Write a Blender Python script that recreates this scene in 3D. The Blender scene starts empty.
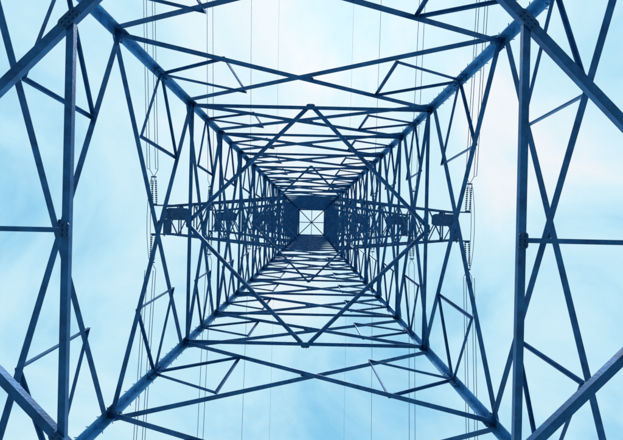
import bpy, math, random
from mathutils import Vector, Matrix
import mathutils
random.seed(7)
scene = bpy.context.scene
scene.view_settings.view_transform = 'Standard'
try: scene.view_settings.look = 'None'
except Exception: pass
scene.view_settings.exposure = 0

EYE = 1.6            # camera height; tower z below are measured from the eye
F = 500.0            # focal length in photo pixels
# ---------------------------------------------------------------- materials
def steel(name, c1, c2, rough=0.5, metal=0.35, scale=3.0):
    m = bpy.data.materials.new(name); m.use_nodes = True
    nt = m.node_tree; b = nt.nodes['Principled BSDF']
    tc = nt.nodes.new('ShaderNodeTexCoord')
    n = nt.nodes.new('ShaderNodeTexNoise'); n.inputs['Scale'].default_value = scale
    n.inputs['Detail'].default_value = 8; n.inputs['Roughness'].default_value = 0.7
    nt.links.new(tc.outputs['Object'], n.inputs['Vector'])
    r = nt.nodes.new('ShaderNodeValToRGB')
    r.color_ramp.elements[0].position = 0.35; r.color_ramp.elements[0].color = (*c1, 1)
    r.color_ramp.elements[1].position = 0.68; r.color_ramp.elements[1].color = (*c2, 1)
    nt.links.new(n.outputs['Fac'], r.inputs['Fac'])
    nt.links.new(r.outputs['Color'], b.inputs['Base Color'])
    n2 = nt.nodes.new('ShaderNodeTexNoise'); n2.inputs['Scale'].default_value = 30
    nt.links.new(tc.outputs['Object'], n2.inputs['Vector'])
    bp = nt.nodes.new('ShaderNodeBump'); bp.inputs['Strength'].default_value = 0.2; bp.inputs['Distance'].default_value = 0.01
    nt.links.new(n2.outputs['Fac'], bp.inputs['Height']); nt.links.new(bp.outputs['Normal'], b.inputs['Normal'])
    b.inputs['Roughness'].default_value = rough; b.inputs['Metallic'].default_value = metal
    return m
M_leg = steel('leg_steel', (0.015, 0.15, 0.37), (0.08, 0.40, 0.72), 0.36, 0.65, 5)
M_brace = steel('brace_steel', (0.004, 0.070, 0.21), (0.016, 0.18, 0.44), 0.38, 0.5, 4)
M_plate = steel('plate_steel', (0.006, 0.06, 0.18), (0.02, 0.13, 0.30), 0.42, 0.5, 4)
M_wire = steel('wire_aluminium', (0.04, 0.16, 0.32), (0.07, 0.23, 0.42), 0.45, 0.5)
M_ins = steel('insulator_glass', (0.012, 0.07, 0.18), (0.03, 0.11, 0.25), 0.25, 0.0)
M_con = steel('footing_concrete', (0.25, 0.25, 0.24), (0.38, 0.37, 0.35), 0.9, 0.0, 6)

# ---------------------------------------------------------------- mesh buffer
class Buf:
    def __init__(s): s.v=[]; s.f=[]
    def add(s, vs, fs):
        o=len(s.v); s.v += [tuple(v) for v in vs]; s.f += [tuple(i+o for i in f) for f in fs]
    def make(s, name, mat, parent=None, smooth=False):
        me=bpy.data.meshes.new(name); me.from_pydata(s.v,[],s.f); me.update()
        me.materials.append(mat)
        if smooth:
            for p in me.polygons: p.use_smooth=True
        ob=bpy.data.objects.new(name,me); bpy.context.collection.objects.link(ob)
        if parent: ob.parent=parent
        return ob

def angle(buf, p, q, n, size, t=None, off=0.0, side=1):
    """rolled L-angle from p to q. n = direction the standing flange points."""
    p=Vector(p); q=Vector(q); ax=(q-p)
    if ax.length<1e-4: return
    ax.normalize(); n=Vector(n); n=(n-ax*n.dot(ax)).normalized(); a=ax.cross(n)*side
    if t is None: t=max(0.008,size*0.11)
    o=n*off - a*size*0.5
    prof=[(0,0),(size,0),(size,t),(t,t),(t,size),(0,size)]
    vs=[]
    for base in (p,q):
        for (x,y) in prof: vs.append(base+o+a*x+n*y)
    fs=[(i,(i+1)%6,(i+1)%6+6,i+6) for i in range(6)]
    fs+= [(5,4,3,0),(3,2,1,0),(6,9,10,11),(6,7,8,9)]
    if side<0: fs=[tuple(reversed(f)) for f in fs]
    fs=[tuple(reversed(f)) for f in fs]
    buf.add(vs,fs)

def legangle(buf,p,q,ax,ay,size,t):
    prof=[(0,0),(size,0),(size,t),(t,t),(t,size),(0,size)]
    vs=[]
    for base in (Vector(p),Vector(q)):
        for (x,y) in prof: vs.append(base+Vector(ax)*x+Vector(ay)*y)
    fs=[(i,(i+1)%6,(i+1)%6+6,i+6) for i in range(6)]+[(5,4,3,0),(3,2,1,0),(6,9,10,11),(6,7,8,9)]
    buf.add(vs,fs)

def plate(buf, c, u, v, su, sv, t=0.014):
    c=Vector(c); u=Vector(u).normalized(); v=Vector(v); v=(v-u*v.dot(u)).normalized(); n=u.cross(v)
    k=0.28
    pr=[(-1,-1+k),(-1+k,-1),(1-k,-1),(1,-1+k),(1,1-k),(1-k,1),(-1+k,1),(-1,1-k)]
    vs=[c+u*su*x+v*sv*y+n*d for d in (-t/2,t/2) for x,y in pr]
    fs=[tuple(reversed(range(8))),tuple(range(8,16))]+[(i,(i+1)%8,(i+1)%8+8,i+8) for i in range(8)]
    buf.add(vs,fs)

def cyl(buf,p,q,r,seg=8,r2=None):
    p=Vector(p); q=Vector(q); ax=(q-p).normalized()
    h=Vector((0,0,1)) if abs(ax.z)<0.9 else Vector((1,0,0))
    a=ax.cross(h).normalized(); b=ax.cross(a)
    if r2 is None: r2=r
    vs=[c+a*rr*math.cos(2*math.pi*i/seg)+b*rr*math.sin(2*math.pi*i/seg) for c,rr in ((p,r),(q,r2)) for i in range(seg)]
    fs=[(i,(i+1)%seg,(i+1)%seg+seg,i+seg) for i in range(seg)]+[tuple(reversed(range(seg))),tuple(range(seg,2*seg))]
    buf.add(vs,[tuple(reversed(f)) for f in fs])

def tube(buf, pts, r, seg=5):
    for i in range(len(pts)-1): cyl(buf,pts[i],pts[i+1],r,seg)

# ---------------------------------------------------------------- tower
tower=bpy.data.objects.new('transmission_tower',None); bpy.context.collection.objects.link(tower)
tower.location=(-0.15,0.146,EYE); tower.rotation_euler=(0,0,math.radians(1.3))

ZW=33.0; ZT=52.0
def w(z):
    if z<=ZW: return 5-0.0955*z
    w0=5-0.0955*ZW
    return w0+(1.45-w0)*(z-ZW)/(ZT-ZW)
CS=[(-1,-1),(1,-1),(1,1),(-1,1)]
def C(k,z): 
    sx,sy=CS[k%4]; return Vector((sx*w(z),sy*w(z),z))
FN=[Vector((0,1,0)),Vector((-1,0,0)),Vector((0,-1,0)),Vector((1,0,0))]
legs=Buf(); br=Buf(); pl=Buf(); bolts=Buf()

def boltgrid(c,u,v,n,su,sv,nu,nv):
    for i in range(nu):
        for j in range(nv):
            x=(i/(nu-1)-0.5)*2*su if nu>1 else 0; y=(j/(nv-1)-0.5)*2*sv if nv>1 else 0
            p=Vector(c)+u*x+v*y
            cyl(bolts,p-n*0.03,p+n*0.032,0.014,6)

lv_leg=[-1.45,5.07,6.53,10.4,14.8,17.9,20.9,23.6,26.4,28.9,31,33]
up=[33.0+19.0*i/11 for i in range(12)]
def legsize(z): return 0.18 if z<14 else (0.16 if z<24 else (0.145 if z<33 else 0.12))
for k in range(4):
    allz=lv_leg+up[1:]
    for a,b in zip(allz[:-1],allz[1:]):
        sx,sy=CS[k]; s=legsize(a)
        legangle(legs,C(k,a),C(k,b),(-sx,0,0),(0,-sy,0),s,0.02) if sx*sy>0 else legangle(legs,C(k,a),C(k,b),(0,-sy,0),(-sx,0,0),s,0.02)
    for z in (8.4,12.6,16.4,22.3,27.6):
        sx,sy=CS[k]; s=legsize(z); c=C(k,z); axd=(C(k,z+1)-C(k,z)).normalized()
        for d in (Vector((-sx,0,0)),Vector((0,-sy,0))):
            o=Vector((0,-sy,0)) if d.x else Vector((-sx,0,0))
            plate(legs,c+d*s*0.55+o*0.034,axd,d,0.38,s*0.38,0.016)
            for t in (-0.3,-0.18,-0.06,0.06,0.18,0.3):
                for e in (-0.25,0.25):
                    p=c+axd*t+d*(s*0.55+s*e)+o*0.04
                    cyl(bolts,p,p+o*0.03,0.014,6)

def gusset(k,z,s,face):
    n=FN[face]; c=C(k,z); other=C(face if k!=face else face+1,z)
    d=(other-c).normalized(); axd=(C(k,z+1)-C(k,z)).normalized()
    cc=c+d*(s*0.8)+n*0.03
    plate(pl,cc,axd,d,s,s*0.75,0.014)
    if z<19:
        boltgrid(cc+d*s*0.25,axd,d,n,s*0.6,s*0.3,3,2)

def seg(face,p,q,size,off=0.0,side=1,buf=None):
    angle(buf or br,p,q,FN[face],size,off=off,side=side)

def lerp(a,b,t): return a+(b-a)*t
def panel(z0,z1,size,red=0,ring=True,rsize=None,xplate=True,gus=True):
    for f in range(4):
        a,b=f,(f+1)%4
        a0,a1,b0,b1=C(a,z0),C(a,z1),C(b,z0),C(b,z1)
        seg(f,a0,b1,size,off=0.026,side=1)
        seg(f,b0,a1,size,off=-size*1.02,side=-1)
        t=w(z0)/(w(z0)+w(z1)); X=lerp(a0,b1,t)
        if xplate:
            plate(pl,X+FN[f]*0.012,Vector((FN[f].y,FN[f].x,0)),Vector((0,0,1)),size*0.75,size*0.75)
            if z0<19: boltgrid(X+FN[f]*0.02,Vector((abs(FN[f].y),abs(FN[f].x),0)),Vector((0,0,1)),FN[f],size*.3,size*.3,2,2)
        if ring:
            seg(f,a1,b1,rsize or size*0.9,off=0.05)
        if red:
            rs=size*0.62
            for i_,(c0,c1) in enumerate(((a0,a1),(b0,b1))):
                P=lerp(c0,X,0.5); Q=lerp(c1,X,0.5); Mm=lerp(c0,c1,0.5)
                u=(Q-P).normalized()*size*0.3
                seg(f,P-u,Q+u,rs,off=0.002)
                v=(P-Mm).normalized()*size*0.2
                seg(f,Mm,P+v,rs,off=0.005,side=-1)
                v=(Q-Mm).normalized()*size*0.2
                seg(f,Mm,Q+v,rs,off=0.008)
        if gus:
            for kk in (a,b): gusset(kk,z1,size*1.35,f)

for f in range(4):
    a,b=f,(f+1)%4; m=(C(a,5.07)+C(b,5.07))/2
    seg(f,C(a,-1.4),m,0.12,off=0.03); seg(f,C(b,-1.4),m,0.12,off=0.03,side=-1)
    seg(f,C(a,5.07),C(b,5.07),0.12,off=0.06)
    for c in (a,b):
        P=lerp(C(c,-1.4),m,0.5); seg(f,P,C(c,1.8),0.07,off=0.05); seg(f,P,C(c,5.07),0.07,off=0.07)
zD=5.07; W=w(zD)
UP=Vector((0,0,1))
mid=[Vector((0,-W,zD)),Vector((W,0,zD)),Vector((0,W,zD)),Vector((-W,0,zD))]
for i in range(4):
    angle(br,mid[i],mid[(i+1)%4],UP,0.092,off=0.0)
for s in (-1,1):
    xi=2.37 if s<0 else 2.28
    angle(br,(s*xi,-(W-xi),zD),(s*xi,W-xi,zD),UP,0.076,off=0.014,side=s)
    angle(br,(s*xi,0,zD),(s*W,0,zD),UP,0.052,off=0.03)
    for e in (-1,1):
        plate(pl,(s*xi,e*(W-xi),zD-0.012),(1,s*e*-1,0),(1,s*e,0),0.12,0.055)
        boltgrid(Vector((s*xi,e*(W-xi),zD-0.012)),Vector((1,-s*e,0)).normalized(),Vector((1,s*e,0)).normalized(),UP,0.08,0.02,4,2)
    plate(pl,(s*xi,0,zD-0.010),(1,0,0),(0,1,0),0.048,0.08)
    boltgrid(Vector((s*xi,0,zD-0.010)),Vector((1,0,0)),Vector((0,1,0)),UP,0.022,0.05,2,3)

panel(5.07,6.53,0.095,ring=False)
panel(6.53,10.4,0.105,red=1,ring=False)
panel(10.4,14.8,0.105,red=1,ring=True,rsize=0.105)
def diamond(z,size,off=-0.02):
    ww=w(z); m=[Vector((0,-ww,z)),Vector((ww,0,z)),Vector((0,ww,z)),Vector((-ww,0,z))]
    for i in range(4):
        angle(br,m[i],m[(i+1)%4],UP,size,off=off)
        plate(pl,m[i]*(1-0.06/ww)+Vector((0,0,off-0.01+0.06*z/ww)),Vector((m[i].y,m[i].x,0)),(m[i].x,m[i].y,0),size*1.2,size*0.7)
diamond(14.8,0.105)
panel(14.8,17.9,0.10,red=1)
panel(17.9,20.9,0.10,red=1)
panel(20.9,23.6,0.095,red=1)
diamond(23.6,0.08)
panel(23.6,26.4,0.095,red=1)
panel(26.4,28.9,0.09,red=1)
panel(28.9,31.0,0.09,red=1)
panel(31.0,33.0,0.085)
diamond(33.0,0.07)
for a,b in zip(up[:-1],up[1:]): panel(a,b,0.075,xplate=False,rsize=0.075,gus=False)
zt=ZT
angle(br,C(0,zt),C(2,zt),UP,0.09,off=0.02); angle(br,C(1,zt),C(3,zt),UP,0.09,off=0.04)
wt=w(zt)
angle(br,(-wt,0,zt),(wt,0,zt),UP,0.075,off=0.06)
angle(br,(0,-wt,zt),(0,wt,zt),UP,0.06,off=0.08)
for f in range(4): seg(f,C(f,zt),C(f+1,zt),0.12,off=0.08)

z=2.0
while z<50:
    for k in (1,3):
        sx,sy=CS[k]; c=C(k,z)+Vector((-sx*0.08,0,0))
        cyl(bolts,c,c+Vector((0,sy*0.15,0)),0.009,6)
        c=C(k,z+0.2)+Vector((0,-sy*0.08,0))
        cyl(bolts,c,c+Vector((sx*0.15,0,0)),0.009,6)
    z+=0.4

# ---------------------------------------------------------------- cross arms
arms=Buf(); armpl=Buf(); ins=Buf(); hard=Buf(); 
wires=[]
def arm(s,z,L,h,tipw,n,chord=0.14,lace=0.08,plates=True):
    ww=w(z); wt2=w(z+h)
    def pt(t,e,top):
        if top: return Vector((s*(wt2+(L-wt2)*t), e*(wt2+(tipw-wt2)*t), z+h+(0.30-h)*t))
        return Vector((s*(ww+(L-ww)*t), e*(ww+(tipw-ww)*t), z))
    inw={-1:Vector((0,1,0)),1:Vector((0,-1,0))}
    for e in (-1,1):
        angle(arms,pt(0,e,0),pt(1,e,0),inw[e],chord,off=0)
        angle(arms,pt(0,e,1),pt(1,e,1),inw[e],chord,off=0)
    for i in range(n):
        t0,t1=i/n,(i+1)/n; o=(i%2)*2-1
        angle(arms,pt(t0,-o,0),pt(t1,o,0),UP,lace,off=0.013)
        angle(arms,pt(t0,o,0),pt(t1,-o,0),UP,lace,off=-lace-0.013)
        angle(arms,pt(t1,-1,0),pt(t1,1,0),UP,lace*1.1,off=0.03)
        angle(arms,pt(t1,-1,1),pt(t1,1,1),UP,lace*1.1,off=0.03)
        angle(arms,pt(t0,-o,1),pt(t1,o,1),UP,lace,off=0.013)
        for e in (-1,1):
            a,b=(0,1) if i%2 else (1,0)
            angle(arms,pt(t0,e,a),pt(t1,e,b),inw[e],lace,off=0.012)
            if i<n-1: angle(arms,pt(t1,e,0),pt(t1,e,1),inw[e],lace,off=0.03)
    k=tipw
    if plates:
        plate(armpl,(s*(L-0.95),-k*0.42,z-0.03),(1,0,0),(0,1,0),0.85,k*0.42,0.02)
        plate(armpl,(s*(L-0.30),k*0.45,z-0.055),(1,0,0),(0,1,0),0.26,k*0.5,0.02)
    plate(armpl,(s*(L-0.02),0,z+0.14),(0,1,0),(0,0,1),tipw+0.15,0.16,0.02)
    for e in (-1,1):
        plate(armpl,(s*(L-0.65*min(1,k)),e*(tipw+0.05),z+0.1),(1,0,0),(0,0,1),0.7*min(1,k),0.2,0.02)

def string(p,q,r=0.09,pitch=0.14):
    p=Vector(p); q=Vector(q); d=q-p; n=int(d.length/pitch); u=d.normalized()
    cyl(hard,p,q,0.022,6)
    for i in range(1,n):
        c=p+u*i*pitch
        cyl(ins,c-u*0.05,c+u*0.0,r*0.5,10,r)
        cyl(ins,c+u*0.0,c+u*0.03,r,10,r*0.8)

def bundle(buf,x,y,z,e,sp,r,span=260,sag=9.0,quad=True):
    offs=[(-sp/2,0),(sp/2,0)] if sp>0 else [(0,0)]
    if quad: offs+=[(-sp/2,-sp),(sp/2,-sp)]
    for dx,dz in offs:
        pts=[]
        for i in range(41):
            t=(i/40.0)**1.6; yy=y+e*span*t
            pts.append(Vector((x+dx,yy,z+dz-4*sag*t*(1-t))))
        tube(buf,pts,r,5)
    if sp>0:
        for k in range(4):
            yy=y+e*(38+k*45)
            t=(yy-y)*e/span; zc=z-4*sag*t*(1-t)
            cyl(buf,(x-sp/2,yy,zc),(x+sp/2,yy,zc),0.02,5)

def deadend(s,z,L,tipw,wb,quad,r,slen=1.8,sp=0.5,xo=0.35):
    x=s*(L+xo)
    ends=[]
    cyl(hard,(s*(L-0.1),-tipw,z+0.05),(x+s*0.2,-tipw,z+0.02),0.05,6)
    cyl(hard,(s*(L-0.1),tipw,z+0.05),(x+s*0.2,tipw,z+0.02),0.05,6)
    for e in (-1,1):
        y0=e*tipw; y1=e*(tipw+slen)
        for d in (-0.13,0.13):
            string((x+d,y0+e*0.1,z),(x+d,y1,z-0.28))
        plate(hard,(x,y0+e*0.08,z+0.01),(1,0,0),(0,1,0),0.18,0.05,0.02)
        plate(hard,(x,y1+e*0.1,z-0.3),(1,0,0),(0,1,0),0.19,0.05,0.02)
        # yoke arms fan out from the string end to each sub-conductor
        for dx in ((-sp/2,sp/2) if sp>0 else (0,)):
            cyl(hard,(x,y1+e*0.1,z-0.3),(x+dx,y1+e*0.6,z-0.3),0.02,6)
            if quad: cyl(hard,(x+dx,y1+e*0.6,z-0.3),(x+dx,y1+e*0.6,z-0.3-sp),0.02,6)
        bundle(wb,x,y1+e*0.6,z-0.3,e,sp,r,quad=quad)
        ends.append(Vector((x,y1+e*0.15,z-0.34)))
    for dx in ((-sp/2,sp/2) if sp>0 else (0,)):
        pts=[]
        for i in range(17):
            t=i/16; p=ends[0].lerp(ends[1],t); p.z-=0.8*(1-(2*t-1)**2)**0.75; p.x+=dx*0.4
            pts.append(p)
        tube(wb,pts,r*0.9,5)

tiers=[(34.0,10.0,2.3,0.98,8,True,0.65,0.55),(41.0,7.9,2.0,0.85,6,False,0.35,0.45),(48.0,5.6,1.8,0.75,5,False,0.3,0.0)]
for s in (-1,1):
    for (z,L,h,tw,n,quad,xo,sp) in tiers:
        arm(s,z,L,h,tw,n)
        wb=Buf(); deadend(s,z,L,tw,wb,quad,0.022 if z<45 else 0.018,sp=sp,xo=xo)
        wires.append(wb)
    arm(s,51.0,3.6,1.0,0.25,3,0.08,0.05,plates=False)
    wb=Buf()
    for e in (-1,1): bundle(wb,s*3.65,e*0.2,51.0,e,0.0,0.008,sag=7,quad=False)
    wires.append(wb)

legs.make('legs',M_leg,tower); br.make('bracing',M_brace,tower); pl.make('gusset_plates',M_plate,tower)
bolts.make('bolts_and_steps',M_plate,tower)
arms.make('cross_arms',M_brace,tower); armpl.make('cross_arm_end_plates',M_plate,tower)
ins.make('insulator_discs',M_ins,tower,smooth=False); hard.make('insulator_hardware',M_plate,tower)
ft=Buf()
for k in range(4):
    c=C(k,-1.3); 
    cyl(ft,(c.x,c.y,-1.9),(c.x,c.y,-1.35),0.55,20,0.42)
ft.make('footings',M_con,tower)
Mw=Matrix.Translation(tower.location)@Matrix.Rotation(math.radians(1.3),4,'Z')
for wb in wires:
    ob=wb.make('power_line',M_wire); ob.matrix_world=Mw

# ---------------------------------------------------------------- ground
me=bpy.data.meshes.new('ground')
N=60; R=1500.0
vs=[];fs=[]
for j in range(N+1):
    for i in range(N+1):
        u=(i/N*2-1); v=(j/N*2-1)
        x=R*u*abs(u)**1.5; y=R*v*abs(v)**1.5
        d=math.hypot(x,y)
        hgt=mathutils.noise.noise(Vector((x*0.01,y*0.01,0)))*min(3.0,max(0,(d-15))*0.03)
        vs.append((x,y,hgt))
for j in range(N):
    for i in range(N):
        a=j*(N+1)+i; fs.append((a,a+1,a+N+2,a+N+1))
me.from_pydata(vs,[],fs)
g=bpy.data.objects.new('ground',me); bpy.context.collection.objects.link(g)
mg=bpy.data.materials.new('pale_bounce_ground'); mg.use_nodes=True; nt=mg.node_tree; b=nt.nodes['Principled BSDF']  # unseen ground; pale gravel chosen to bounce light onto the steel undersides
tc=nt.nodes.new('ShaderNodeTexCoord'); n=nt.nodes.new('ShaderNodeTexNoise'); n.inputs['Scale'].default_value=0.8; n.inputs['Detail'].default_value=12
nt.links.new(tc.outputs['Object'],n.inputs['Vector'])
r=nt.nodes.new('ShaderNodeValToRGB'); r.color_ramp.elements[0].color=(0.22,0.24,0.25,1); r.color_ramp.elements[1].color=(0.42,0.43,0.43,1)
r.color_ramp.elements[0].position=.35; r.color_ramp.elements[1].position=.65
nt.links.new(n.outputs['Fac'],r.inputs['Fac']); nt.links.new(r.outputs['Color'],b.inputs['Base Color']); b.inputs['Roughness'].default_value=0.95
vo=nt.nodes.new('ShaderNodeTexVoronoi'); vo.inputs['Scale'].default_value=25; nt.links.new(tc.outputs['Object'],vo.inputs['Vector'])
bp=nt.nodes.new('ShaderNodeBump'); bp.inputs['Distance'].default_value=0.02; nt.links.new(vo.outputs['Distance'],bp.inputs['Height']); nt.links.new(bp.outputs['Normal'],b.inputs['Normal'])
me.materials.append(mg)

# ---------------------------------------------------------------- sky
sd=Vector((0.06,-0.40,1)).normalized()
SUN_EL=math.asin(sd.z); az=math.atan2(sd.x,sd.y)
world=bpy.data.worlds.new('World'); scene.world=world; world.use_nodes=True
nt=world.node_tree; bg=nt.nodes['Background']
L=nt.links
sky=nt.nodes.new('ShaderNodeTexSky'); sky.sky_type='NISHITA'; sky.sun_disc=False
sky.sun_elevation=SUN_EL; sky.sun_rotation=az
tc=nt.nodes.new('ShaderNodeTexCoord')
def noise(scale,detail,rough,dist=0.0,loc=(0,0,0)):
    mp=nt.nodes.new('ShaderNodeMapping'); mp.inputs['Location'].default_value=loc
    L.new(tc.outputs['Generated'],mp.inputs['Vector'])
    n=nt.nodes.new('ShaderNodeTexNoise'); n.inputs['Scale'].default_value=scale; n.inputs['Detail'].default_value=detail
    n.inputs['Roughness'].default_value=rough; n.inputs['Distortion'].default_value=dist
    L.new(mp.outputs['Vector'],n.inputs['Vector']); return n
n1=noise(3.2,9,0.55,0.5,(0.3,0.1,0))
ramp=nt.nodes.new('ShaderNodeValToRGB')
e=ramp.color_ramp.elements
e[0].position=0.30; e[0].color=(0.26,0.64,0.90,1)
e[1].position=0.74; e[1].color=(0.92,0.96,0.99,1)
m_=ramp.color_ramp.elements.new(0.48); m_.color=(0.55,0.85,0.98,1)
m_=ramp.color_ramp.elements.new(0.62); m_.color=(0.70,0.92,1.0,1)
dot=nt.nodes.new('ShaderNodeVectorMath'); dot.operation='DOT_PRODUCT'
L.new(tc.outputs['Generated'],dot.inputs[0]); dot.inputs[1].default_value=sd
mr=nt.nodes.new('ShaderNodeMapRange'); mr.inputs['From Min'].default_value=0.80; mr.inputs['From Max'].default_value=1.0
mr.inputs['To Min'].default_value=-0.03; mr.inputs['To Max'].default_value=0.20
L.new(dot.outputs['Value'],mr.inputs['Value'])
ad=nt.nodes.new('ShaderNodeMath'); ad.operation='ADD'
L.new(n1.outputs['Fac'],ad.inputs[0]); L.new(mr.outputs['Result'],ad.inputs[1])
L.new(ad.outputs[0],ramp.inputs['Fac'])
mul=nt.nodes.new('ShaderNodeVectorMath'); mul.operation='SCALE'; mul.inputs['Scale'].default_value=0.10
L.new(sky.outputs['Color'],mul.inputs[0])
mix=nt.nodes.new('ShaderNodeMixRGB'); mix.inputs['Fac'].default_value=0.92
L.new(mul.outputs['Vector'],mix.inputs['Color1']); L.new(ramp.outputs['Color'],mix.inputs['Color2'])
L.new(mix.outputs['Color'],bg.inputs['Color']); bg.inputs['Strength'].default_value=1.0

sl=bpy.data.lights.new('sun','SUN'); sl.energy=1.5; sl.angle=math.radians(12); sl.color=(1,0.97,0.92)
so=bpy.data.objects.new('sun',sl); bpy.context.collection.objects.link(so)
so.rotation_euler=sd.to_track_quat('Z','Y').to_euler(); so.location=sd*80

# ---------------------------------------------------------------- camera
cam=bpy.data.cameras.new('camera'); co=bpy.data.objects.new('camera',cam); bpy.context.collection.objects.link(co)
cam.sensor_width=36; cam.lens=36*F/623; cam.clip_end=5000; cam.clip_start=0.05
co.location=(0,0,EYE)
co.rotation_euler=(math.pi,0,0)
cam.shift_x=-1.5/623; cam.shift_y=1.0/623
scene.camera=co
